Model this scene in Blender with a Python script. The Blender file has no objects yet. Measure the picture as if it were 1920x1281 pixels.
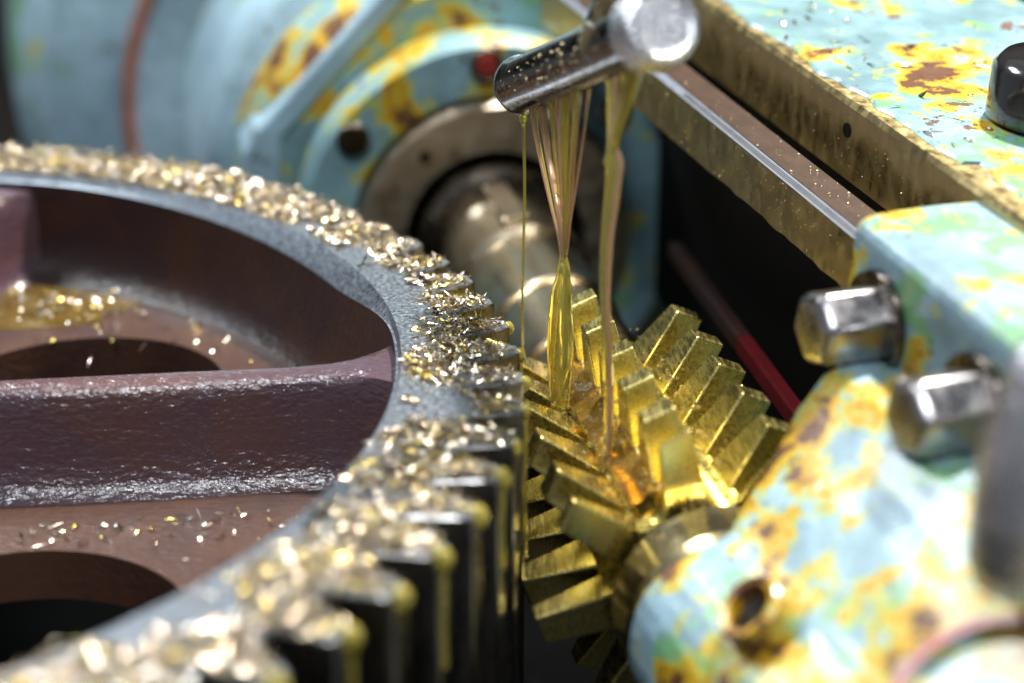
import bpy, bmesh, math, random
from mathutils import Vector as V, Matrix, noise

# ------------------------------------------------------------------ scene, camera, light
sc = bpy.context.scene
COL = sc.collection
sc.unit_settings.scale_length = 0.15          # one scene unit = the gear's radius = 15 cm
sc.render.engine = 'CYCLES'
sc.cycles.use_denoising = True
sc.cycles.max_bounces = 10
sc.cycles.transmission_bounces = 8
sc.cycles.glossy_bounces = 5
sc.cycles.caustics_reflective = False
sc.cycles.caustics_refractive = False
sc.cycles.sample_clamp_indirect = 6
sc.cycles.blur_glossy = 0.4

cam_d = bpy.data.cameras.new('camera')
cam = bpy.data.objects.new('camera', cam_d); COL.objects.link(cam)
cam.location = (.98452, -1.8917, .83417)
cam.rotation_euler = (math.pi/2 - .38916, 0, 0)
cam_d.sensor_width = 36; cam_d.lens = 61.45
cam_d.clip_start = .02; cam_d.clip_end = 100
cam_d.dof.use_dof = True
cam_d.dof.focus_distance = 2.27
cam_d.dof.aperture_fstop = 1.05
cam_d.dof.aperture_blades = 9
sc.camera = cam

world = bpy.data.worlds.new('World'); sc.world = world; world.use_nodes = True
wb = world.node_tree.nodes['Background']
wb.inputs[0].default_value = (.80, .90, 1.0, 1); wb.inputs[1].default_value = .21

def lamp(name, loc, target, size, power, color, size_y=None):
    l = bpy.data.lights.new(name, 'AREA'); l.energy = power; l.color = color
    l.size = size
    if size_y: l.shape = 'RECTANGLE'; l.size_y = size_y
    else: l.shape = 'DISK'
    o = bpy.data.objects.new(name, l); COL.objects.link(o)
    o.location = loc
    o.rotation_euler = (V(target) - V(loc)).to_track_quat('-Z', 'Y').to_euler()
    return o
lamp('key_lamp', (2.7, 2.0, 5.2), (1.1, .1, 0), .40, 720, (1.0, .96, .89))
lamp('window_light', (.6, -3.2, 5.2), (1.1, .0, 0), 1.5, 195, (.90, .95, 1.0), 1.0)
lamp('plug_fill_lamp', (4.7, -2.9, 2.9), (1.15, -.03, .4), 1.0, 22, (.95, .97, 1.0), .8)  # added lamp, aimed so the pipe's end plug catches a reflection
lamp('ceiling_light', (-2.7, 3.0, 5.2), (1.0, .4, 0), 2.4, 330, (.90, .96, 1.0), 1.4)

sc.view_settings.view_transform = 'Standard'; sc.view_settings.look = 'None'
sc.view_settings.gamma = 1; sc.view_settings.exposure = .27
sc.view_settings.use_curve_mapping = False

# ------------------------------------------------------------------ materials
def mat(name):
    m = bpy.data.materials.new(name); m.use_nodes = True
    return m, m.node_tree.nodes, m.node_tree.links, m.node_tree.nodes['Principled BSDF']
def N(ns, t, **kw):
    n = ns.new(t)
    for k, v in kw.items():
        if hasattr(n, k): setattr(n, k, v)
        else: n.inputs[k].default_value = v
    return n
def ramp(ns, stops, interp='LINEAR'):
    r = ns.new('ShaderNodeValToRGB'); r.color_ramp.interpolation = interp
    e = r.color_ramp.elements
    while len(e) < len(stops): e.new(.5)
    for x, (p, c) in zip(e, stops): x.position = p; x.color = (c, c, c, 1) if not hasattr(c, '__len__') else (*c, 1)
    return r
def noise_n(ns, ls, co, scale, detail=6, rough=.6, dist=0, vec_scale=None):
    n = N(ns, 'ShaderNodeTexNoise', Scale=scale, Detail=detail, Roughness=rough, Distortion=dist)
    if vec_scale:
        mp = ns.new('ShaderNodeMapping'); mp.inputs['Scale'].default_value = vec_scale
        ls.new(co, mp.inputs[0]); co = mp.outputs[0]
    ls.new(co, n.inputs['Vector'])
    return n
def mix(ns, ls, fac, a, b):
    m = ns.new('ShaderNodeMix'); m.data_type = 'RGBA'
    if hasattr(fac, 'default_value') or hasattr(fac, 'links'): ls.new(fac, m.inputs[0])
    else: m.inputs[0].default_value = fac
    for i, x in ((6, a), (7, b)):
        if hasattr(x, '__len__') and not hasattr(x, 'links'): m.inputs[i].default_value = (*x, 1)
        else: ls.new(x, m.inputs[i])
    return m.outputs[2]
def bump(ns, ls, h, bs, strength=.4, dist=.004, prev=None):
    b = N(ns, 'ShaderNodeBump', Strength=strength, Distance=dist)
    ls.new(h, b.inputs['Height'])
    if prev: ls.new(prev, b.inputs['Normal'])
    ls.new(b.outputs[0], bs.inputs['Normal'])
    return b.outputs[0]

def paint(name, stain=.5, chip=.6, green=.5, scale=1.0, base=(.36, .52, .56), rough=.3):
    """old blue-grey machine enamel: green fade, clustered ochre oil stains, hard-edged bare chips"""
    m, ns, ls, b = mat(name)
    co = N(ns, 'ShaderNodeTexCoord').outputs['Object']
    def mul(a, x):
        k = N(ns, 'ShaderNodeMath', operation='MULTIPLY'); ls.new(a, k.inputs[0])
        if hasattr(x, 'links'): ls.new(x, k.inputs[1])
        else: k.inputs[1].default_value = x
        return k.outputs[0]
    def add(a, x):
        k = N(ns, 'ShaderNodeMath', operation='ADD'); ls.new(a, k.inputs[0]); ls.new(x, k.inputs[1]); return k.outputs[0]
    n0 = noise_n(ns, ls, co, 7*scale, 5, .6)
    big = noise_n(ns, ls, co, 3.2*scale, 3, .5)          # where the dirt gathers
    c = mix(ns, ls, ramp_out(ns, ls, n0.outputs[0], .35, .68), tuple(x*.72 for x in base), tuple(x*1.18 for x in base))
    ng = noise_n(ns, ls, co, 11*scale, 6, .6, .4)
    gg = add(mul(ng.outputs[0], .7), mul(big.outputs[0], .3))
    c = mix(ns, ls, ramp_out(ns, ls, gg, .66-.22*green, .72-.22*green), c, (.16, .36, .17))
    ny = noise_n(ns, ls, co, 12*scale, 10, .66, .25)
    nb = noise_n(ns, ls, co, 2.6*scale, 2, .5)
    yy = add(mul(ny.outputs[0], .62), mul(nb.outputs[0], .38))
    t = .70-.22*stain
    c = mix(ns, ls, ramp_out(ns, ls, yy, t-.045, t), c, (.42, .44, .07))
    c = mix(ns, ls, ramp_out(ns, ls, yy, t-.004, t+.008), c, (.50, .29, .012))
    c = mix(ns, ls, ramp_out(ns, ls, yy, t+.035, t+.05), c, (.11, .045, .018))
    nc = noise_n(ns, ls, co, 15*scale, 10, .7, .15)
    cc = add(mul(nc.outputs[0], .65), mul(n0.outputs[0], .35))
    mc = ramp_out(ns, ls, cc, .80-.25*chip, .806-.25*chip)
    c = mix(ns, ls, mc, c, (.15, .065, .04))
    nf = noise_n(ns, ls, co, 80*scale, 6, .7)
    c = mix(ns, ls, ramp_out(ns, ls, nf.outputs[0], .60, .66), c, (.10, .085, .05))
    ls.new(c, b.inputs['Base Color'])
    rr = N(ns, 'ShaderNodeMapRange'); ls.new(n0.outputs[0], rr.inputs[0])
    rr.inputs[3].default_value = rough-.1; rr.inputs[4].default_value = rough+.25
    ls.new(rr.outputs[0], b.inputs['Roughness'])
    b.inputs['Coat Weight'].default_value = .35; b.inputs['Coat Roughness'].default_value = .15
    p = bump(ns, ls, nf.outputs[0], b, .3, .003)
    p = bump(ns, ls, n0.outputs[0], b, .5, .012, p)
    iv = N(ns, 'ShaderNodeMath', operation='SUBTRACT'); iv.inputs[0].default_value = 1; ls.new(mc, iv.inputs[1])
    bump(ns, ls, iv.outputs[0], b, .9, .004, p)
    return m
def ramp_out(ns, ls, src, lo, hi):
    r = N(ns, 'ShaderNodeMapRange'); r.inputs[1].default_value = lo; r.inputs[2].default_value = hi
    r.interpolation_type = 'SMOOTHSTEP'
    ls.new(src, r.inputs[0]); return r.outputs[0]

def metal(name, col, rough=.3, scale=40, streak=None, stain=None, stain_amt=.4, metallic=1.0, bump_s=.25, coat=.3, rvar=.18, bump_d=.0015):
    m, ns, ls, b = mat(name)
    co = N(ns, 'ShaderNodeTexCoord').outputs['Object']
    n = noise_n(ns, ls, co, scale, 6, .65, 0, streak)
    n2 = noise_n(ns, ls, co, 8, 5, .6, .8)
    c = mix(ns, ls, ramp_out(ns, ls, n.outputs[0], .3, .7), tuple(x*.8 for x in col), col)
    if stain: c = mix(ns, ls, ramp_out(ns, ls, n2.outputs[0], .75-.35*stain_amt, .9-.35*stain_amt), c, stain)
    ls.new(c, b.inputs['Base Color'])
    b.inputs['Metallic'].default_value = metallic
    r = N(ns, 'ShaderNodeMapRange'); ls.new(n.outputs[0], r.inputs[0])
    r.inputs[1].default_value = .25; r.inputs[2].default_value = .75
    r.inputs[3].default_value = max(.04, rough-rvar); r.inputs[4].default_value = rough+rvar
    ls.new(r.outputs[0], b.inputs['Roughness'])
    b.inputs['Coat Weight'].default_value = coat; b.inputs['Coat Roughness'].default_value = .06
    p = bump(ns, ls, n.outputs[0], b, bump_s, bump_d)
    if bump_d > .004: ls.new(p, b.inputs['Coat Normal'])
    return m

def casting(name, col, rust, rough=.28, spark=1.0, metallic=0.0, coat=.7, cr=.13):
    """oily dark painted iron with a rough sand-cast skin"""
    m, ns, ls, b = mat(name)
    co = N(ns, 'ShaderNodeTexCoord').outputs['Object']
    n1 = noise_n(ns, ls, co, 7, 6, .6, .6)
    n2 = noise_n(ns, ls, co, 130, 3, .55, .2, (.5, 1, 1))
    n3 = noise_n(ns, ls, co, 26, 5, .6, .4, (.5, 2.2, 2.2))
    c = mix(ns, ls, ramp_out(ns, ls, n1.outputs[0], .40, .68), col, rust)
    ls.new(c, b.inputs['Base Color']); b.inputs['Roughness'].default_value = rough
    b.inputs['Metallic'].default_value = metallic
    b.inputs['Coat Weight'].default_value = coat; b.inputs['Coat Roughness'].default_value = cr
    if coat < .3: b.inputs['Specular IOR Level'].default_value = .25
    p = bump(ns, ls, n3.outputs[0], b, .22*spark, .008)
    p2 = bump(ns, ls, n2.outputs[0], b, .62*spark, .005, p)
    ls.new(p2, b.inputs['Coat Normal'])
    return m

def oil(name, col, trans=.85, rough=.02, bumpy=0, ior=1.47):
    m, ns, ls, b = mat(name)
    b.inputs['Base Color'].default_value = (*col, 1)
    b.inputs['Transmission Weight'].default_value = trans
    b.inputs['Roughness'].default_value = rough; b.inputs['IOR'].default_value = ior
    b.inputs['Coat Weight'].default_value = .6; b.inputs['Coat Roughness'].default_value = .02
    if bumpy:
        co = N(ns, 'ShaderNodeTexCoord').outputs['Object']
        n = noise_n(ns, ls, co, 22, 4, .55, 1.0)
        bump(ns, ls, n.outputs[0], b, bumpy, .02)
    return m

def chipmat(name, stops, rough=.2):
    m, ns, ls, b = mat(name)
    g = N(ns, 'ShaderNodeNewGeometry')
    r = ramp(ns, stops, 'LINEAR'); ls.new(g.outputs['Random Per Island'], r.inputs[0])
    ls.new(r.outputs[0], b.inputs['Base Color'])
    b.inputs['Metallic'].default_value = 1; b.inputs['Roughness'].default_value = rough
    co = N(ns, 'ShaderNodeTexCoord').outputs['Object']
    n = noise_n(ns, ls, co, 300, 2, .5); bump(ns, ls, n.outputs[0], b, .3, .001)
    return m

def flat(name, col, rough=.5, metallic=0., coat=0.):
    m, ns, ls, b = mat(name)
    co = N(ns, 'ShaderNodeTexCoord').outputs['Object']
    n = noise_n(ns, ls, co, 30, 5, .6)
    c = mix(ns, ls, ramp_out(ns, ls, n.outputs[0], .3, .7), tuple(x*.65 for x in col), col)
    ls.new(c, b.inputs['Base Color'])
    b.inputs['Roughness'].default_value = rough; b.inputs['Metallic'].default_value = metallic
    b.inputs['Coat Weight'].default_value = coat; b.inputs['Coat Roughness'].default_value = .1
    bump(ns, ls, n.outputs[0], b, .3, .003)
    return m

M = {}
M['gear_steel'] = metal('gear_steel', (.46, .51, .58), .36, 160, None, (.30, .25, .16), .3, bump_s=.08, coat=.15)
M['flank'] = metal('dark_flank_steel', (.17, .16, .15), .3, 90, (1, 1, .2), (.09, .06, .03), .5, bump_s=.12, coat=.4)
M['casting'] = casting('brown_casting', (.022, .010, .010), (.038, .014, .007), .4, .8, 0, .25)
M['casting_rib'] = casting('purple_casting', (.075, .040, .054), (.095, .042, .038), .3, 1.0, 0, 1.0, .07)
M['casting_floor'] = casting('rust_casting', (.066, .030, .018), (.045, .021, .018), .36, .7, 0, .4)
M['hob'] = metal('gold_coated_steel', (.74, .60, .15), .30, 70, (.2, 1, 1), (.45, .34, .05), .45, bump_s=.12, coat=.5, rvar=.12)
M['hob_tooth'] = metal('gold_ground_steel', (.83, .69, .24), .27, 190, (1, .12, 1), (.52, .42, .08), .45, bump_s=.10, coat=.5, rvar=.12)
M['arbor'] = metal('oily_arbor_steel', (.80, .66, .46), .25, 18, None, (.50, .34, .18), .35, bump_s=.02, coat=.5, rvar=.03)
M['ring'] = metal('polished_ring_steel', (.80, .66, .36), .2, 30, (.15, 1, 1), (.50, .36, .12), .4, bump_s=.06, coat=.5, rvar=.08)
M['chrome'] = metal('bright_steel', (.62, .63, .66), .2, 40, None, (.35, .32, .30), .3, bump_s=.12, coat=.3)
M['dark_steel'] = metal('dark_oily_steel', (.13, .11, .09), .26, 30, None, (.06, .04, .02), .5, bump_s=.2, coat=.6)
M['bolt'] = metal('worn_bolt_steel', (.42, .40, .41), .3, 35, None, (.16, .12, .08), .4, bump_s=.3, coat=.4)
M['lever'] = metal('smooth_lever_steel', (.66, .63, .67), .27, 22, None, (.34, .26, .2), .4, metallic=.9, bump_s=.5, coat=.8, bump_d=.012)
M['disc'] = metal('brown_ring_steel', (.58, .49, .38), .42, 25, None, (.22, .15, .09), .5, bump_s=.12, coat=.2)
M['rail'] = metal('oily_rail_steel', (.50, .39, .18), .38, 60, (1, 1, .5), (.30, .21, .08), .5, bump_s=.08, coat=.3)
M['rail_top'] = flat('rail_top_brown', (.06, .033, .022), .35, coat=.2)
M['scale'] = metal('scale_steel', (.22, .24, .27), .6, 60, None, None, bump_s=.1, coat=0)
M['spatter'] = metal('oily_spatter', (.80, .66, .38), .25, 60)
M['paint_near'] = paint('chipped_paint_near', .80, .84, .66, 1.25, (.245, .375, .445))
M['paint_top'] = paint('chipped_paint_top', .64, .80, .66, 1.15, (.19, .315, .35))
M['paint_far'] = paint('worn_paint_far', .62, .76, .58, .85, (.21, .36, .40))
M['paint_body'] = paint('worn_paint_body', .48, .58, .42, .5, (.30, .44, .52))
M['red'] = flat('red_paint', (.36, .03, .025), .45, coat=.15)
M['worn_red'] = flat('worn_red_edge', (.30, .13, .10), .5)
M['dark_red'] = flat('dark_red_paint', (.085, .003, .005), .75); M['dark_red'].node_tree.nodes['Principled BSDF'].inputs['Specular IOR Level'].default_value = .1
M['black'] = flat('shade_black', (.006, .0055, .005), .6); M['black'].node_tree.nodes['Principled BSDF'].inputs['Specular IOR Level'].default_value = .12  # near-black, low specular: shade of gaps and hollows put into the colour
M['plug'] = metal('oily_plug_steel', (.80, .80, .83), .22, 60, None, None, bump_s=.8, coat=.8, bump_d=.006)
M['bed'] = flat('dark_bed', (.008, .007, .006), .6); M['bed'].node_tree.nodes['Principled BSDF'].inputs['Specular IOR Level'].default_value = .15
M['knob'] = flat('black_knob', (.02, .018, .018), .15, coat=.8)
M['oil'] = oil('amber_oil', (.98, .80, .14), .70)
M['oil_red'] = oil('reddish_oil', (.98, .60, .34), .62)
M['oil_pool'] = oil('pooled_oil', (.74, .46, .09), .86, .02, .12)
M['oil_clear'] = oil('clear_oil_film', (.90, .68, .30), .88, .03, .7)
GOLD = [(0, (.66, .50, .17)), (.22, (.42, .32, .08)), (.36, (.16, .13, .10)), (.48, (.20, .16, .11)), (.6, (.74, .63, .46)), (.8, (.62, .60, .58)), (1, (.74, .55, .42))]
M['chips'] = chipmat('golden_chips', GOLD, .27)

# ------------------------------------------------------------------ mesh helpers
class MB:
    def __init__(s): s.v = []; s.f = []
    def add(s, vs, fs):
        k = len(s.v); s.v += [V(x) for x in vs]; s.f += [tuple(i+k for i in f) for f in fs]
    def box(s, o, ax, ay, az, lo, hi):
        o = V(o)
        vs = [o + ax*x + ay*y + az*z for x in (lo[0], hi[0]) for y in (lo[1], hi[1]) for z in (lo[2], hi[2])]
        s.add(vs, [(0,1,3,2), (4,6,7,5), (0,4,5,1), (2,3,7,6), (0,2,6,4), (1,5,7,3)])
    def loft(s, rings, closed=True, caps=True):
        n = len(rings[0]); k = len(s.v)
        for r in rings: s.v += [V(x) for x in r]
        for i in range(len(rings)-1):
            for j in range(n if closed else n-1):
                a, b = k+i*n+j, k+i*n+(j+1) % n
                s.f.append((a, b, b+n, a+n))
        if caps and closed:
            s.f.append(tuple(k+j for j in reversed(range(n))))
            s.f.append(tuple(k+(len(rings)-1)*n+j for j in range(n)))
    def lathe(s, o, ax, prof, n=64, caps=True):
        """prof: (distance along axis, radius)"""
        ax = V(ax).normalized(); e1 = ax.orthogonal().normalized(); e2 = ax.cross(e1)
        s.loft([[V(o) + ax*l + (e1*math.cos(2*math.pi*j/n) + e2*math.sin(2*math.pi*j/n))*r for j in range(n)] for l, r in prof], True, caps)
    def tube(s, pts, rad, n=12, squash=None):
        rings = []
        for i, p in enumerate(pts):
            p = V(p); t = (V(pts[min(i+1, len(pts)-1)]) - V(pts[max(i-1, 0)])).normalized()
            e1 = t.cross(V((0, 1, .05))).normalized(); e2 = t.cross(e1).normalized()
            r = rad[i] if hasattr(rad, '__len__') else rad
            q = squash if squash else 1
            rings.append([p + (e1*math.cos(2*math.pi*j/n) + e2*math.sin(2*math.pi*j/n)*q)*r for j in range(n)])
        s.loft(rings)
    def mesh(s, name, m, off=V((0, 0, 0)), smooth=None):
        me = bpy.data.meshes.new(name)
        me.from_pydata([tuple(x-off) for x in s.v], [], s.f)
        bm = bmesh.new(); bm.from_mesh(me); bmesh.ops.recalc_face_normals(bm, faces=bm.faces); bm.to_mesh(me); bm.free()
        for mm in (m if isinstance(m, list) else [m]): me.materials.append(mm)
        if smooth is not None:
            me.polygons.foreach_set('use_smooth', [True]*len(me.polygons))
            me.set_sharp_from_angle(angle=math.radians(smooth))
        return me
    def build(s, name, m, parent=None, smooth=35, bevel=None, seg=2):
        off = parent_loc(parent)
        o = bpy.data.objects.new(name, s.mesh(name, m, off, smooth)); COL.objects.link(o); o.parent = parent
        if bevel:
            b = o.modifiers.new('bevel', 'BEVEL'); b.width = bevel; b.segments = seg; b.limit_method = 'ANGLE'; b.angle_limit = math.radians(30)
            b.harden_normals = False
        return o
def parent_loc(p):
    l = V((0, 0, 0))
    while p is not None: l = l + p.location; p = p.parent
    return l
def tag(o, label=None, cat=None, group=None, kind=None):
    if label: o['label'] = label
    if cat: o['category'] = cat
    if group: o['group'] = group
    if kind: o['kind'] = kind
    return o
def empty(name, loc, label, cat, group=None):
    o = bpy.data.objects.new(name, None); COL.objects.link(o); o.location = loc; o.empty_display_size = .05
    return tag(o, label, cat, group)
def boolean_cut(o, cutters):
    for c in cutters:
        md = o.modifiers.new('cut', 'BOOLEAN'); md.operation = 'DIFFERENCE'; md.object = c; md.solver = 'EXACT'
    bpy.context.view_layer.update()
    dg = bpy.context.evaluated_depsgraph_get()
    me = bpy.data.meshes.new_from_object(o.evaluated_get(dg))
    o.modifiers.clear(); old = o.data; o.data = me
    for c in cutters: bpy.data.objects.remove(c, do_unlink=True)
    me.polygons.foreach_set('use_smooth', [True]*len(me.polygons)); me.set_sharp_from_angle(angle=math.radians(35))
def ball(mb, c, r, nu=8, nv=5, sq=(1, 1, 1)):
    rings = [[V(c) + V((math.cos(2*math.pi*j/nu)*math.sin(t)*r*sq[0], math.sin(2*math.pi*j/nu)*math.sin(t)*r*sq[1], math.cos(t)*r*sq[2])) for j in range(nu)]
             for t in [math.pi*(i+.5)/nv for i in range(nv)]]
    mb.loft(rings)
UP = V((0, 0, 1)); X = V((1, 0, 0)); Y = V((0, 1, 0))
rnd = random.Random(7)

# frames: the hob axis, and the slide rails
HC = V((1.207, -.115, -.2)); HD = V((-.2, .9798, 0)); HN = V((.9798, .2, 0))        # near end, axis (away), side (away from gear)
RA = V((-.316, .944, .092)).normalized(); RS = V((.948, .317, 0)).normalized(); RW = RS.cross(RA).normalized()
RO = V((1.300, .382, .185))
def hp(L, n, u): return HC + HD*L + HN*n + UP*u
def rp(a, s, w): return RO + RA*a + RS*s + RW*w
BO = V((1.378, .014, .211))
def bp(a, s, w): return BO + RA*a + RS*s + RW*w

# ------------------------------------------------------------------ the setting
m = MB(); m.box((0, 0, 0), X, Y, UP, (-3, -2.5, -.95), (4, 6, -.75))
tag(m.build('machine_bed', M['bed']), kind='structure')
m = MB(); m.box((0, 0, 0), X, Y, UP, (-5, 5.2, -.75), (5, 5.4, 4))
tag(m.build('back_wall', M['bed']), kind='structure')

# ------------------------------------------------------------------ large gear
GEAR = empty('large_gear', (0, 0, -.5), 'large grey steel gear with brown cast spokes, chips heaped on its rim', 'gear')
NT = 72; CY = .042; RIN = .85
def ring(r, z, c=CY, n=288):
    return [V((r*math.cos(2*math.pi*j/n), c + r*math.sin(2*math.pi*j/n), z)) for j in range(n)]
def open_loft(mb, rings): mb.loft(rings, True, False)
def cham(dr, z, n=288):
    out = []
    for j in range(n):
        t = 2*math.pi*j/n; k = max(0, min(1, (math.degrees(t)-10)/18)) if t < 4.4 else max(0, min(1, (345-math.degrees(t))/40))
        k *= 1 - .75*max(0, min(1, (math.degrees(t)-26)/45)) if t < 4.4 else 1
        k = k*k*(3-2*k)
        r = RIN - dr - .004 - .018*k
        out.append(V((r*math.cos(t), CY + r*math.sin(t), z*(.3 + .7*k) if z > -.05 else z)))
    return out
m = MB()
open_loft(m, [ring(.9365, -.5, 0), ring(.9365, -.003, 0), ring(.934, 0, 0), ring(RIN, 0), cham(.0, -.026), cham(.003, -.031)])
m.build('rim', M['gear_steel'], GEAR, 30)
m = MB()
open_loft(m, [cham(.003, -.031), cham(.007, -.09), cham(.014, -.135), ring(RIN-.047, -.160), ring(RIN-.07, -.172), ring(RIN-.07, -.5), ring(.94, -.5, 0)])
m.build('inner_wall', M['casting'], GEAR, 50)
m = MB(); open_loft(m, [ring(.18, -.17), ring(.80, -.17), ring(.80, -.235), ring(.18, -.235), ring(.18, -.17)])
web = m.build('web', M['casting_floor'], GEAR)
cut = []
for a in (45, -33, 135, 225):
    c = MB(); a = math.radians(a); c.lathe((.53*math.cos(a), .53*math.sin(a)+.0, -.4), UP, [(0, .2), (.5, .2)], 72)
    cut.append(c.build('cutter', M['black']))
boolean_cut(web, cut)
bv = web.modifiers.new('bevel', 'BEVEL'); bv.width = .008; bv.segments = 3; bv.limit_method = 'ANGLE'
m = MB(); m.lathe((0, .03, -.5), UP, [(0, .2), (.46, .2), (.47, .19), (.47, .09), (.0, .09)], 72, False)
m.build('hub', M['casting'], GEAR, 35)
for ang in (6.6, 81, 186, 270):
    a = math.radians(ang); dr = V((math.cos(a), math.sin(a), 0)); sd = V((-math.sin(a), math.cos(a), 0))
    rings = []
    for i in range(25):
        s = .17 + (.846-.17)*i/24
        k = max(0, (s-.70)/.146); w = .024 + .055*k**2.6 - .004*math.sin(s*9)
        zt = -.030 + .006*k
        prof = [(-w-.05, -.174), (-w-.026, -.167), (-w-.014, -.152), (-w-.009, -.115), (-w-.003, -.062), (-w, -.042), (-w+.006, zt-.002), (-w*.3, zt),
                (w*.3, zt), (w-.015, zt-.002), (w-.006, -.043), (w-.002, -.062), (w+.001, -.115), (w+.008, -.148), (w+.022, -.166), (w+.05, -.174), (w, -.22), (-w, -.22)]
        rings.append([V((0, .040, 0)) + dr*s + sd*x + UP*z for x, z in prof])
    m = MB(); m.loft(rings); m.build('spoke', M['casting_rib'], GEAR, 60)
# teeth: one shared mesh
prof = [(.930, .0345), (.937, .0325), (.948, .0285), (.965, .0240), (.985, .0185), (1.0, .0135)]
pts = [(r, -w) for r, w in prof] + [(r, w) for r, w in reversed(prof)]
m = MB(); m.loft([[V((r, w, z)) for r, w in pts] for z in (0, .4995)])
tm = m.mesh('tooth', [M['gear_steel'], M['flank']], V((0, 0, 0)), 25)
for pl in tm.polygons: pl.material_index = 0 if abs(pl.normal.z) > .5 else 1  # tooth sides use a darker steel than the top faces
for k in range(NT):
    o = bpy.data.objects.new('tooth', tm); COL.objects.link(o); o.parent = GEAR
    o.rotation_euler.z = .54235 + .0125 - k*2*math.pi/NT
    b = o.modifiers.new('bevel', 'BEVEL'); b.width = .0022; b.segments = 1; b.limit_method = 'ANGLE'; b.angle_limit = math.radians(40)
m = MB(); m.lathe((.43, -.31, -.75), UP, [(0, .24), (.40, .24), (.43, .225), (.43, 0.001)], 64)
tag(m.build('clamp_plate', M['casting'], None, 40, None), 'dark round clamp plate seen through the hole in the gear web', 'plate')

m = MB()
for k in range(4, 26):
    a = .54235 + .0125 - k*2*math.pi/NT; e = V((math.cos(a), math.sin(a), 0)); t = V((-math.sin(a), math.cos(a), 0))
    p = e*1.0005 + t*rnd.uniform(-.008, .008)
    ball(m, p + UP*-.006, .0075 if k < 9 else .011, 12, 8, (1, 1, 1.3))
    if k % 2:
        z1 = rnd.uniform(.1, .35); m.tube([p + UP*-.006, p + UP*(-.006-z1*.5), p + UP*(-.006-z1)], [.0045, .0028, .004], 8)
tag(m.build('oil_drips', M['oil'], None, 80), 'yellow oil drops and runs on the near gear tooth tips', 'oil', None, 'stuff')

# ------------------------------------------------------------------ hob and its arbor
HOB = empty('hob_cutter', hp(.24, 0, -.2), 'golden gear hob with rows of cutting teeth under the pouring oil', 'cutter')
HL = .50; NR = 8; PITCH = .0925; RT = .2; RB = .121
def hob_dir(t):  # t in degrees, 0 = up, positive toward the gear
    t = math.radians(t); return UP*math.cos(t) - HN*math.sin(t), -UP*math.sin(t) - HN*math.cos(t)   # radial, tangential (toward gear/down)
m = MB(); out = []
for k in range(NR):
    t0 = 12 + 45*k
    for dt, r in ((-11, .112), (0, .114), (11, .112), (16, .104), (22.5, .100), (29, .104)): out.append((t0+dt, r))
m.loft([[HC + HD*L + hob_dir(t)[0]*r*q for t, r in out] for L, q in ((.004, .97), (.008, 1), (HL-.004, 1), (HL, .97))])
m.build('body', M['hob'], HOB, 40)
shared = {}
for k in range(NR):
    er, et = hob_dir(12 + 45*k)
    shift = (k/NR)*PITCH
    for q in range(-1, 8):
        a0 = -.012 + q*PITCH + shift
        def lim(x): return min(max(a0 + x, 0.0), HL-.002)
        if a0 + .045 < 0.012 or a0 - .045 > HL-.015: continue
        th = .0205; hr, ht = .0365, .0155
        vs = []
        for (r, h, tt) in ((.106, hr, -th-.003), (RT, ht, -th), (RT-.007, ht, th-.001), (.106, hr, th+.005)):
            vs.append(HC + HD*lim(-h) + er*r + et*tt)
            vs.append(HC + HD*lim(h) + er*r + et*tt)
        m = MB(); m.add(vs, [(0,1,3,2), (2,3,5,4), (4,5,7,6), (6,7,1,0), (0,2,4,6), (1,7,5,3)])
        m.build('tooth', M['hob_tooth'], HOB, None, .0022, 2)

ARB = empty('hob_arbor', hp(.8, 0, -.2), 'oily steel arbor with stepped collars between hob and spindle', 'shaft')
def hl(mb, prof, n=72, caps=True): mb.lathe(HC, HD, prof, n, caps)
def collar(name, L0, L1, r, mt, ch=.008, n=72):
    m = MB(); hl(m, [(L0, r-ch), (L0+ch, r), (L1-ch, r), (L1, r-ch)], n); return m.build(name, M[mt], ARB, 25)
m = MB(); hl(m, [(-.09, .06), (1.25, .06)], 48); m.build('shaft', M['arbor'], ARB)
collar('end_step', -.022, .006, .098, 'black', .004)  # recessed step coloured black to paint the shade in the gap
collar('end_ring', -.097, -.018, .117, 'ring', .010)
collar('end_collar', -.11, -.086, .09, 'arbor', .006)
collar('spacer_collar', .502, .575, .094, 'arbor', .004)
collar('spacer_collar', .577, .76, .102, 'arbor', .004)
collar('spacer_collar', .762, .97, .109, 'arbor', .005)
m = MB(); hl(m, [(.972, .106), (.985, .118), (1.17, .118), (1.185, .108)], 72); m.build('arbor_nut', M['arbor'], ARB, 20)
collar('spindle_nose', 1.186, 1.27, .150, 'dark_steel', .012)
m = MB(); kd = hob_dir(8)
m.box(HC, HD, kd[1], kd[0], (.99, -.022, .118), (1.20, .022, .133)); m.build('drive_key', M['arbor'], ARB, None, .004)

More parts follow.
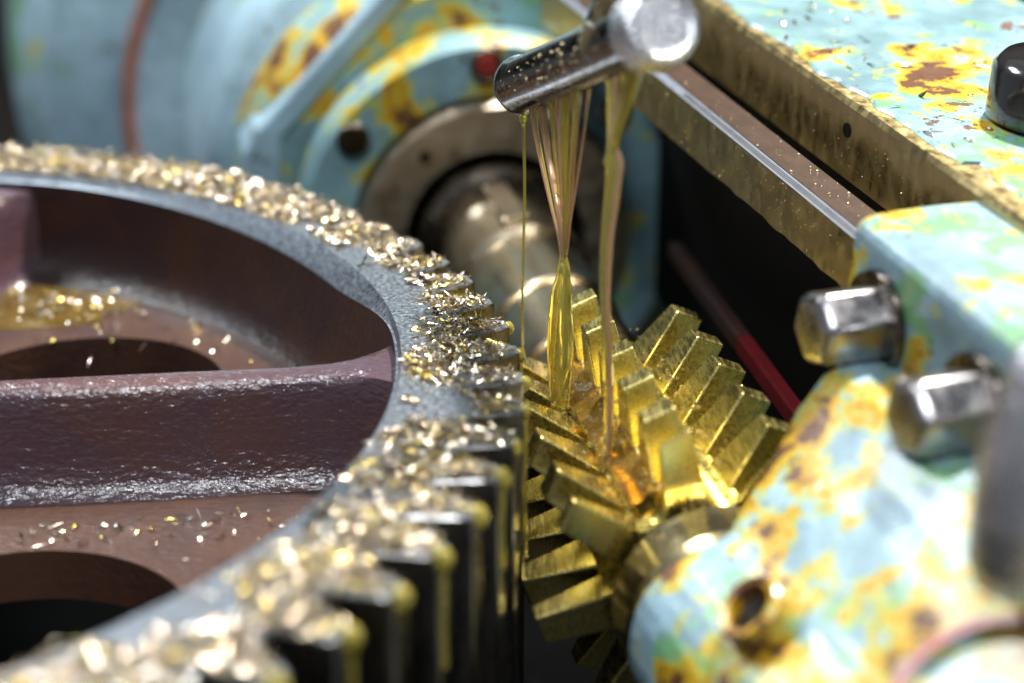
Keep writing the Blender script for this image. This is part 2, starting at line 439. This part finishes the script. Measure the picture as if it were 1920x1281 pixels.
# ------------------------------------------------------------------ spindle head behind
HEAD = empty('spindle_head', hp(1.9, 0, -.55), 'pale blue worn spindle head with round flange behind the arbor', 'machine head')
m = MB(); hl(m, [(1.27, .162), (1.262, .165), (1.262, .245), (1.275, .252), (1.36, .252)], 96, False); m.build('bearing_ring', M['disc'], HEAD, 25)
for t in (38, -40, 110):
    e = hob_dir(t)[0]; m = MB(); m.lathe(HC + HD*1.2605 + e*.205, HD, [(-.002, .012), (.02, .012)], 20); m.build('screw', M['dark_steel'], HEAD)
m = MB(); hl(m, [(1.300, .253), (1.290, .262), (1.290, .348), (1.305, .362), (1.42, .362)], 96, False)
fl = m.build('flange', M['paint_far'], HEAD, 25)
for t in (52, 2, -45, 100):
    e = hob_dir(t)[0]; m = MB(); m.lathe(HC + HD*1.275 + e*.318, HD, [(0, .014), (.0, .030), (.03, .030)], 24); b = m.build('bolt', M['dark_steel'], HEAD, 30, .003)
    if t == 2:
        m = MB(); m.lathe(HC + HD*1.268 + e*.318, HD, [(0, .018), (.008, .018)], 16); m.build('red_plug', M['red'], b)
m = MB(); hl(m, [(1.40, .36), (1.40, .43), (1.42, .45), (1.58, .47), (1.60, .45)], 96); m.build('housing_ring', M['paint_far'], HEAD, 25)
m = MB(); hl(m, [(1.60, .45), (1.64, .50), (2.05, .54), (2.12, .54), (2.14, .50)], 96); m.build('housing_drum', M['paint_body'], HEAD, 25)
m = MB(); hl(m, [(2.14, .45), (2.20, .45), (2.20, .64), (2.23, .66), (2.36, .66), (2.38, .62)], 96); m.build('disc', M['paint_body'], HEAD, 25)
m = MB(); hl(m, [(2.195, .635), (2.185, .645), (2.185, .665), (2.22, .67)], 96, False); m.build('red_edge', M['worn_red'], HEAD, 25)
m = MB(); hl(m, [(2.38, .60), (2.44, .84), (2.56, .92), (3.1, .97), (3.3, .9)], 96); m.build('motor_housing', M['paint_body'], HEAD, 40)
poly = [(-.37, -.3), (-.37, .17), (-.10, .455), (-.128, .485), (-.415, .195), (-.44, .15), (-.45, -.3)]
m = MB(); m.loft([[hp(L, n, u) for n, u in poly] for L in (1.385, 1.82)]); m.build('clamp_casting', M['paint_body'], HEAD, None, .014, 3)
m = MB(); hl(m, [(1.36, .2), (2.4, .2)]); m.build('core', M['dark_steel'], HEAD)

# ------------------------------------------------------------------ slide rails
def rail_box(name, lo, hi, mt, parent, bevel=.003):
    m = MB(); m.box(RO, RA, RS, RW, lo, hi); return m.build(name, M[mt], parent, None, bevel)
R1 = empty('guide_rail', rp(.2, .03, -.08), 'lower oily brown steel guide rail with fine graduated edge', 'rail')
# lower rail, with a nicked lower edge
rr = random.Random(3); rings = []
for i in range(61):
    a = -.42 + 1.25*i/60
    nick = -.078 + (.004*noise.noise(V((a*40, 2, 1))) if a < .12 else 0) + (rr.uniform(0, .004) if a < .1 else 0)
    rings.append([RO + RA*a + RS*x + RW*z for x, z in ((0, nick), (0, -.0045), (.008, 0), (.058, 0), (.058, -.075))])
m = MB(); m.loft(rings); m.build('rail_body', M['rail'], R1, 20)
m = MB(); m.box(RO, RA, RS, RW, (-.42, .010, .0005), (.83, .056, .0025)); m.build('rail_top', M['rail_top'], R1)
m = MB(); e1 = (RS*.008 + RW*.0045).normalized(); e2 = RA.cross(e1).normalized()
if e2.z < 0: e2 = -e2
m.box(RO + RW*-.0045, RA, e1, e2, (-.42, -.001, -.0005), (.83, .011, .0012)); sb = m.build('scale_strip', M['scale'], R1)
m = MB()
for i in range(150):
    a = -.40 + .62*i/150
    m.box(RO + RW*-.0045, RA, e1, e2, (a, .0015, .0012), (a+.0014, .0085, .0017))
tag(m.build('graduations', M['rail_top'], R1), kind='stuff')
R2 = empty('slide_block', rp(.2, .3, .0), 'upper oily brown slide with pale blue flaking top at upper right', 'machine slide')
rings = []
for i in range(41):
    a = -.75 + 1.7*i/40
    j = .003*noise.noise(V((a*7, 5, 2)))
    rings.append([RO + RA*a + RS*x + RW*z for x, z in ((.115, -.03), (.115, .067), (.119+j, .075), (.60, .075), (.60, -.03))])
m = MB(); m.loft(rings); m.build('slide_body', M['rail'], R2, 20)
m = MB(); pts = []
for i in range(241):
    a = -.75 + 1.7*i/240
    pts.append((a, .135 + .014*noise.noise(V((a*9, 1, 9))) + .006*noise.noise(V((a*27, 3, 9))) + (.02 if a < -.3 else 0)))
m.loft([[RO + RA*a + RS*x + RW*z for x, z in ((e, .0755), (e+.004, .079), (.599, .079), (.599, .0755))] for a, e in pts])
m.build('paint_layer', M['paint_top'], R2, 30)
m = MB(); m.lathe(rp(-.06, .1145, .035), -RS, [(0, .010), (.001, .010), (.0012, .0)], 24); m.build('oil_hole', M['black'], R2)  # flat black disc: the dark inside of the hole is only colour
m = MB(); m.lathe(rp(-.20, .325, .079), RW, [(0, .07), (.006, .082), (.07, .082), (.084, .070), (.086, .045), (.076, .040), (.076, .001)], 48)
tag(m.build('clamp_knob', M['knob'], R2, 50), 'glossy black round knob')
# body under / behind the rails, its shade put into a near-black colour
BODY = empty('slide_carriage', rp(.3, .5, -.6), 'carriage body coloured shadow-black below the guide rails', 'machine body')
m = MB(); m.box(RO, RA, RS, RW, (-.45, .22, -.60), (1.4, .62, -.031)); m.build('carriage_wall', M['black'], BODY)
def strip(name, a, b, mt):
    d = (b-a).normalized(); sx = d.cross(UP).normalized(); m = MB()
    m.box(a, d, sx, sx.cross(d), (0, -.004, -.014), ((b-a).length, .018, .014)); return m.build(name, M[mt], BODY, None, .003)
strip('red_edge', V((1.366, .135, -.135)), V((1.320, .500, -.150)), 'dark_red'); strip('red_edge', V((1.3195, .504, -.150)), V((1.260, .98, -.17)), 'casting')  # far length in dark casting colour: its fade into shadow is painted

# ------------------------------------------------------------------ outboard support bracket
BR = empty('support_bracket', hp(-.3, .15, -.45), 'chipped pale blue support bracket holding the hob arbor, nearest at right', 'bracket')
m = MB(); m.box(BO, RA, RS, RW, (-.95, 0, -.34), (.02, .55, 0)); cb = m.build('clamp_block', M['paint_near'], BR, None, .030, 5)
for pl in cb.data.polygons: pl.use_smooth = True
ct = bpy.data.textures.new('cast_lumps', 'CLOUDS'); ct.noise_scale = .09; ct.noise_depth = 3
def lumpy(o, lv=4, st=.010):
    sb = o.modifiers.new('split', 'SUBSURF'); sb.subdivision_type = 'SIMPLE'; sb.levels = lv; sb.render_levels = lv
    dm = o.modifiers.new('lumps', 'DISPLACE'); dm.texture = ct; dm.strength = st; dm.mid_level = .5; dm.texture_coords = 'GLOBAL'
lumpy(cb)
arm = []
for t in range(150, -1, -10):
    e = hob_dir(t)[0]; arm.append((-.102, e.dot(HN)*.121, e.dot(UP)*.121))
arm = arm[:-1] + [(-.10, -.005, .128), (-.085, .012, .145), (-.055, .06, .196), (-.02, .10, .236), (0, .138, .268), (.01, .16, .272), (.01, .24, .265), (.01, .24, -.25), (-.07, .07, -.20)]
rings = []
for ext in (0, .012, .2, .45, .85):
    q = .955 if ext == 0 else 1
    rings.append([hp(L, n*q, u*q) - RA*(ext if ext else 0) for L, n, u in arm])
m = MB(); m.loft(rings); lumpy(m.build('bearing_arm', M['paint_near'], BR, 60), 3, .008)
for i, (a, w) in enumerate(((-.078, -.10), (-.285, -.10))):
    c = bp(a, 0, w)
    m = MB(); m.lathe(c, -RS, [(-.01, .047), (.078, .047), (.088, .038), (.088, .001)], 6)
    b = m.build('cap_bolt', M['bolt'], BR, 60, .013, 4)
    m = MB(); m.lathe(c, -RS, [(-.004, .060), (.010, .060), (.010, .03)], 48); m.build('washer', M['dark_steel'], b, 30, .003)
sn = (-RS + RW*.9).normalized()
c = hp(-.30, .02, .145)
pc = V((1.217, -.378, -.070)); pnrm = V((-.66, -.22, .72)).normalized()
pc = pc - pnrm*.008
m = MB(); m.lathe(pc, pnrm, [(-.04, .038), (.002, .038), (.006, .034), (.004, .026), (-.025, .024)], 40, False); pg = m.build('oil_plug', M['paint_near'], BR, 40)
m = MB(); m.lathe(pc, pnrm, [(-.026, .001), (-.012, .0235), (-.03, .0235)], 32); m.build('recess_dark', M['dark_steel'], pg, 40)  # dark interior piece: shade inside the recess put into its colour
m = MB(); m.lathe(V((1.412, -.612, -.062)), V((-.55, -.27, .79)), [(-.08, .120), (.018, .120), (.030, .110), (.030, .092), (.020, .086), (.020, .001)], 64); cp = m.build('bearing_cap', M['paint_near'], BR, 30, .004)
m = MB(); m.lathe(V((1.412, -.612, -.062)), V((-.55, -.27, .79)), [(.024, .104), (.0325, .104), (.0325, .094), (.024, .094)], 64, False); m.build('red_ring', M['red'], cp)
LV = empty('clamp_lever', (1.425, -.555, .04), 'shiny steel clamp lever hanging before the bracket at right edge', 'lever')
m = MB(); m.lathe(V((1.428, -.555, .045)), V((.03, .03, 1)), [(0, .012), (.003, .030), (.012, .042), (.035, .049), (.10, .050), (.155, .046), (.19, .036)], 48); m.build('grip', M['lever'], LV, 60)
m = MB(); m.tube([V((1.434, -.549, .215)), V((1.437, -.545, .252)), V((1.455, -.53, .272)), V((1.50, -.49, .275)), V((1.56, -.44, .270)), V((1.60, -.40, .20))], [.036, .036, .034, .032, .03, .03], 32); m.build('arm', M['lever'], LV, 60)

# ------------------------------------------------------------------ oil pipe
PN = V((1.142, -.034, .437)); PF = V((.993, .338, .278)); PD = (PF-PN).normalized()
PIPE = empty('oil_pipe', PN.lerp(PF, .5), 'dark oily pipe pouring oil, with a round plugged end', 'pipe')
plen = (PF-PN).length
def plathe(prof, n=48, caps=True):
    m = MB(); m.lathe(PN, PD, prof, n, caps); return m
plathe([(.03, .036), (plen-.035, .036), (plen-.022, .039), (plen-.012, .039), (plen, .033)]).build('tube', M['dark_steel'], PIPE, 40)
plathe([(-.010, .030), (-.014, .036), (-.010, .043), (-.002, .0465), (.030, .0465), (.036, .043), (.05, .037)], 40).build('end_plug', M['plug'], PIPE, 25)
fb = PN + PD*(plen*.36)
m = MB(); m.tube([fb + V((0, 0, .0)), fb + V((.012, -.01, .05)), fb + V((.02, -.02, .12)), fb + V((.02, -.02, .5))], [.032, .027, .026, .026], 32)
m.build('feed_pipe', M['dark_steel'], PIPE, 50)
m = MB()
for i in range(14):
    k = i/13; p = fb + V((.004+.018*k, -.008-.012*k, .025+.12*k)); 
    ball(m, p + V((rnd.uniform(-.018, .018), rnd.uniform(-.03, -.012), rnd.uniform(-.01, .01))), rnd.uniform(.010, .020), 14, 9, (1, 1, 1.5))
m.build('oil_clump', M['oil_clear'], PIPE, 60)
m = MB()
e1 = PD.cross(UP).normalized(); e2 = e1.cross(PD).normalized()
for i in range(70):
    s = rnd.betavariate(2, 1.6)*plen*.85+.05; t = rnd.uniform(-.6, 1.6); q = -e1*math.cos(t)*(1 if e1.y > 0 else -1) - e2*math.sin(t)*.8
    p = PN + PD*s + q.normalized()*.0365
    r = rnd.choice((.0008, .001, .0012, .002)); ball(m, p, r, 6, 4, (1, 1, 1))
tag(m.build('spatter', M['spatter'], PIPE), kind='stuff')

# ------------------------------------------------------------------ oil streams
def strand(parent, pts, rad, mt, n=14, sub=5, squash=None, name='strand'):
    P = [V(p) for p in pts]; out = []; rr = []
    for i in range(len(P)-1):
        p0, p1, p2, p3 = P[max(i-1, 0)], P[i], P[i+1], P[min(i+2, len(P)-1)]
        for j in range(sub):
            t = j/sub
            out.append(.5*((2*p1) + (-p0+p2)*t + (2*p0-5*p1+4*p2-p3)*t*t + (-p0+3*p1-3*p2+p3)*t**3))
            rr.append(rad[i] + (rad[i+1]-rad[i])*(t*t*(3-2*t)))
    out.append(P[-1]); rr.append(rad[-1])
    m = MB(); m.tube(out, rr, n, squash); return m.build(name, M[mt], parent, 80)
def under(s, side=0): return PN + PD*s - UP*.034*math.cos(side) + e1*.036*math.sin(side)
SB = V((1.047, .198, 0))
ST = empty('oil_stream', (1.047, .198, -.06), 'wide stream of many golden oil strands from the pipe onto the hob', 'oil stream')
neck = V((1.050, .197, .088))
for i in range(12):
    s = .205 + .175*i/11 + rnd.uniform(-.004, .004)
    top = under(s, rnd.uniform(-.35, .35)) + UP*.004
    k = rnd.uniform(-1, 1)
    mid = top.lerp(neck, .42); mid.z = top.z + (neck.z-top.z)*.5 
    strand(ST, [top, top.lerp(mid, .3) - UP*.012, mid, neck.lerp(mid, .25), neck + V((k*.004, rnd.uniform(-.003, .003), -.002))],
           [rnd.uniform(.0035, .0055), rnd.uniform(.0015, .0026), rnd.uniform(.0011, .0021), .0015, .0022], 'oil_red' if i % 3 == 1 else 'oil', 10)
strand(ST, [under(.35)+UP*.005, under(.35).lerp(neck, .35), neck + V((-.006, 0, .06)), neck + V((-.001, 0, .0))], [.006, .0042, .004, .003], 'oil_red', 12)
strand(ST, [under(.225)+UP*.005, under(.225).lerp(neck, .35), neck + V((.006, 0, .06)), neck + V((.001, 0, .0))], [.006, .0042, .0042, .0034], 'oil_red', 12)
strand(ST, [neck + V((0, 0, .004)), neck + V((0, 0, -.014)), neck + V((-.002, 0, -.045)), neck + V((-.003, 0, -.09)), neck + V((-.003, 0, -.125)), neck + V((-.003, 0, -.16)), neck + V((-.003, 0, -.21))],
       [.0052, .0085, .0135, .0168, .0172, .015, .012], 'oil', 24, 6, None, 'stream_bulb')
SR = empty('oil_stream', (1.098, .034, -.08), 'narrow golden oil stream falling from nearer the plugged pipe end', 'oil stream')
jn = V((1.098, .034, .275))
for ds, mt in ((-.036, 'oil'), (-.012, 'oil'), (.012, 'oil_red'), (.036, 'oil')):
    top = under(.085+ds, 0) + UP*.004
    strand(SR, [top, top.lerp(jn, .45) , jn + (top-jn)*.12, jn + V(((ds)*-.1, 0, -.012))], [.010, .0068, .0055, .0058], mt, 12)
zb = [.282, .262, .225, .17, .10, .03, -.05, -.14]
strand(SR, [V((1.098 + (.004*math.sin(i*1.3)), .034, z)) for i, z in enumerate(zb)], [.006, .0105, .0095, .0078, .0066, .0062, .006, .007], 'oil', 20, 6)
strand(SR, [V((1.1035 + (.004*math.sin(i*1.3)) - .0008*i, .027, z)) for i, z in enumerate(zb)], [.003, .0045, .0045, .004, .0035, .0034, .0034, .003], 'oil_red', 12, 6)
TH = empty('oil_stream', (1.016, .285, -.12), 'hair thin yellow oil thread at the far pipe tip', 'oil stream')
tp = under(plen-.02); tp = V((tp.x, tp.y, tp.z))
strand(TH, [tp + UP*.004, tp - UP*.012, tp - UP*.03, tp - UP*.12 + X*.0012, tp - UP*.25 - X*.0012, V((tp.x, tp.y, -.09))], [.011, .006, .0022, .0019, .0016, .0015], 'oil', 12)

# pooled oil between two tooth rows of the hob
POOL = empty('oil_pool', hp(.2, -.08, .1), 'brown oil pooled in the gash between the hob teeth', 'oil')
m = MB(); rings = []
for i in range(61):
    L = .03 + .43*i/60; row = []
    for j in range(13):
        t = 16 + 26*j/12
        er = hob_dir(t)[0]; nz = noise.noise(V((L*26, t*.16, 3)))
        r = .124 + .004*nz + .001*noise.noise(V((L*80, t*.4, 8)))
        row.append(HC + HD*L + er*r)
    for j in range(12, -1, -1):
        t = 16 + 26*j/12; row.append(HC + HD*L + hob_dir(t)[0]*.104)
    rings.append(row)
m.loft(rings); m.build('pool_surface', M['oil_pool'], POOL, 80)
m = MB()
for i in range(150):
    L = rnd.uniform(0, .45); t = rnd.choice((14, 30, 45, 60, -12, -20)) + rnd.uniform(-6, 6)
    ball(m, HC + HD*L + hob_dir(t)[0]*rnd.uniform(.13, .152), rnd.choice((.0012, .0016, .0022, .003)), 8, 5)
tag(m.build('droplets', M['oil_clear'], POOL, 80), kind='stuff')
m = MB()
for i in range(46):
    t = rnd.uniform(-25, 60); ball(m, HC + HD*rnd.uniform(-.09, -.008) + hob_dir(t)[0]*(.113+rnd.uniform(0, .004)), rnd.uniform(.0015, .004), 8, 5)
tag(m.build('bubbles', M['oil_clear'], POOL, 80), kind='stuff')

# droplets and fine swarf sticking to the rails
m = MB()
for i in range(420):
    if i % 2: p = rp(rnd.gauss(-.05, .2), -.0005, -rnd.uniform(.008, .074))
    else: p = rp(rnd.gauss(-.02, .25), .1145, rnd.uniform(-.02, .06))
    r = rnd.choice((.0003, .0004, .0005, .0006, .0011)); ball(m, p, r, 6, 4, (1, 1, rnd.uniform(1, 2.2)))
for i in range(60):
    p = rp(rnd.gauss(-.1, .2), rnd.uniform(.012, .055), .003); ball(m, p, rnd.choice((.0008, .0014, .002)), 6, 4)
tag(m.build('spatter', M['spatter'], None), 'fine bright spatter of oil and swarf on the guide rails', 'spatter', None, 'stuff')

# ------------------------------------------------------------------ metal chips
def chip(mb, p, L, w, curl, rot, tilt, roll, seg=4):
    R = Matrix.Rotation(rot, 3, 'Z') @ Matrix.Rotation(tilt, 3, 'Y') @ Matrix.Rotation(roll, 3, 'X')
    k = len(mb.v); tw = rnd.uniform(-.8, .8)
    for i in range(seg+1):
        s = i/seg - .5; a = s*curl
        x = L*(math.sin(a)/curl if abs(curl) > .05 else s); z = L*((1-math.cos(a))/curl if abs(curl) > .05 else 0)
        ww = w*(1 - .75*abs(2*s)**2.2); c, q = math.cos(tw*s), math.sin(tw*s)
        mb.v.append(V(p) + R @ V((x, ww*c, z + ww*q))); mb.v.append(V(p) + R @ V((x, -ww*c, z - ww*q)))
        mb.v.append(V(p) + R @ V((x, 0, z - w*.35)))
    for i in range(seg):
        b = k + 3*i
        for u in range(3):
            v = (u+1) % 3; mb.f.append((b+u, b+v, b+3+v, b+3+u))
    mb.f.append((k, k+1, k+2)); b = k+3*seg; mb.f.append((b, b+2, b+1))
def in_slot(a, r):
    if r < .93: return False
    q = ((a - .55485) / (2*math.pi/NT)) % 1; q = min(q, 1-q)*2*math.pi/NT*r
    hw = .031 + (r-.940)*(.0135-.031)/.060
    return q > hw - .004 or r > .99
def dens(a, r):
    d = noise.noise(V((math.cos(a)*r*7, math.sin(a)*r*7, .3))) + .6*noise.noise(V((math.cos(a)*r*19, math.sin(a)*r*19, 4)))
    return d
m = MB(); cnt = 0
while cnt < 19000:
    deg = rnd.uniform(-60, 104); a = math.radians(deg)
    inner = RIN + CY*math.sin(a)
    r = inner + (1.0-inner)*rnd.betavariate(1.55, 1.5)
    if deg > 42 and rnd.random() < .55: r = rnd.uniform(inner+.006, .985)
    if in_slot(a, r) and not (deg > 44 and r < .985 and rnd.random() < .55): continue
    f = (r-inner)/(1-inner)
    far = max(0, min(1, (deg-34)/22)); near = max(0, min(1, (14-deg)/22))
    cover = .05 + .75*far + .14*near + (f-.36)*(.8 - .5*far)
    if dens(a, r)*.75 + cover < rnd.uniform(-.12, .2): continue
    z = .0015 + rnd.random()**1.5*(.003 + (.017*far + .004*near)*max(0, min(1, f*2)))
    s = rnd.random()
    chip(m, (r*math.cos(a), r*math.sin(a), z), rnd.uniform(.008, .027)*(1.4 if s > .92 else 1), rnd.uniform(.0005, .0013)*(1.7 if s > .88 else 1), rnd.uniform(-2.2, 2.2),
         rnd.uniform(0, 6.28), rnd.gauss(0, .28), rnd.gauss(0, .7), 3)
    cnt += 1
tag(m.build('metal_chips', M['chips'], None, None), 'dense heap of fine golden metal chips along the gear rim', 'metal chips', None, 'stuff')
m = MB()
for i in range(130):
    deg = rnd.uniform(8, 88); a = math.radians(deg); r = rnd.uniform(.42, .78)
    if abs(r*math.sin(a)) < .12: continue
    px, py = r*math.cos(a), r*math.sin(a)+.03
    if (px-.375)**2 + (py-.375)**2 < .19**2 and rnd.random() < .9: continue
    chip(m, (px, py, -.166), rnd.uniform(.01, .025), rnd.uniform(.001, .003), rnd.uniform(-2, 2), rnd.uniform(0, 6.28), rnd.gauss(0, .3), rnd.uniform(-1, 1), 3)
for i in range(110):
    k = rnd.random(); a = math.radians(6.6); s = rnd.uniform(.40, .80); y = -.075 - rnd.random()**2*.2
    px, py = s, s*.115+.0+y
    if (px-.4445)**2 + (py+.2887)**2 < .2**2: continue
    chip(m, (px, py, -.166), rnd.uniform(.008, .022), rnd.uniform(.0008, .0022), rnd.uniform(-2, 2), rnd.uniform(0, 6.28), rnd.gauss(0, .3), rnd.uniform(-1, 1), 3)
tag(m.build('metal_chips', M['chips'], None, None), 'scattered golden chips on the brown web inside the gear', 'metal chips', None, 'stuff')
m = MB(); row = []
for q in range(7):
    row.append([V((.20 + (.02+.16*q/6)*math.cos(2*math.pi*j/40)*(1+.3*noise.noise(V((math.cos(j*.157)*1.5, math.sin(j*.157)*1.5, 2)))), .70 + (.012+.085*q/6)*math.sin(2*math.pi*j/40), -.1655 - .0035*(q/6)**3)) for j in range(40)])
m.loft(row)
tag(m.build('oil_puddle', M['oil_pool'], None, 80), 'golden oil puddle on the brown web at far left', 'oil')
m = MB()
for i in range(240):
    chip(m, (rnd.gauss(.24, .09), rnd.gauss(.70, .045), -.162+rnd.random()*.004), rnd.uniform(.008, .026), rnd.uniform(.0008, .0024), rnd.uniform(-2, 2), rnd.uniform(0, 6.28), rnd.gauss(0, .3), rnd.gauss(0, .8), 3)
tag(m.build('metal_chips', M['chips'], None, None), 'golden chips gathered in the oil puddle at far left', 'metal chips', None, 'stuff')
# single larger flakes one can pick out on the inner rim
for i in range(44):
    deg = rnd.uniform(-28, 44) if i < 36 else rnd.uniform(44, 70); a = math.radians(deg); inner = RIN + CY*math.sin(a)
    r = inner + (.985-inner)*rnd.uniform(.12, .8)
    if in_slot(a, r): r = .93
    p = V((r*math.cos(a), r*math.sin(a), .003)); m = MB(); base = rnd.uniform(0, 3.14)
    for k in range(rnd.choice((2, 3, 4))):
        chip(m, p + V((rnd.uniform(-.005, .005), rnd.uniform(-.003, .003), .001*k)), rnd.uniform(.018, .032), rnd.uniform(.0025, .0048), rnd.uniform(-1.5, 1.5), base + rnd.gauss(0, .35), rnd.gauss(0, .15), rnd.gauss(0, .5), 4)
    o = m.build('metal_flake', M['chips'], None, None)
    tag(o, 'larger golden metal flake lying loose on the grey gear rim', 'metal flake', 'loose flakes on the gear rim')
# flakes on the blue slide top
m = MB()
for i in range(90):
    p = rp(rnd.uniform(-.5, .5), rnd.uniform(.14, .5), .0815)
    chip(m, p, rnd.uniform(.006, .026), rnd.uniform(.0008, .0035), rnd.uniform(-1.5, 1.5), rnd.uniform(0, 6.28), rnd.gauss(0, .2), rnd.gauss(0, .5), 3)
tag(m.build('metal_chips', M['chips'], None, None), 'sparse bright chips scattered on the pale blue slide top', 'metal chips', None, 'stuff')
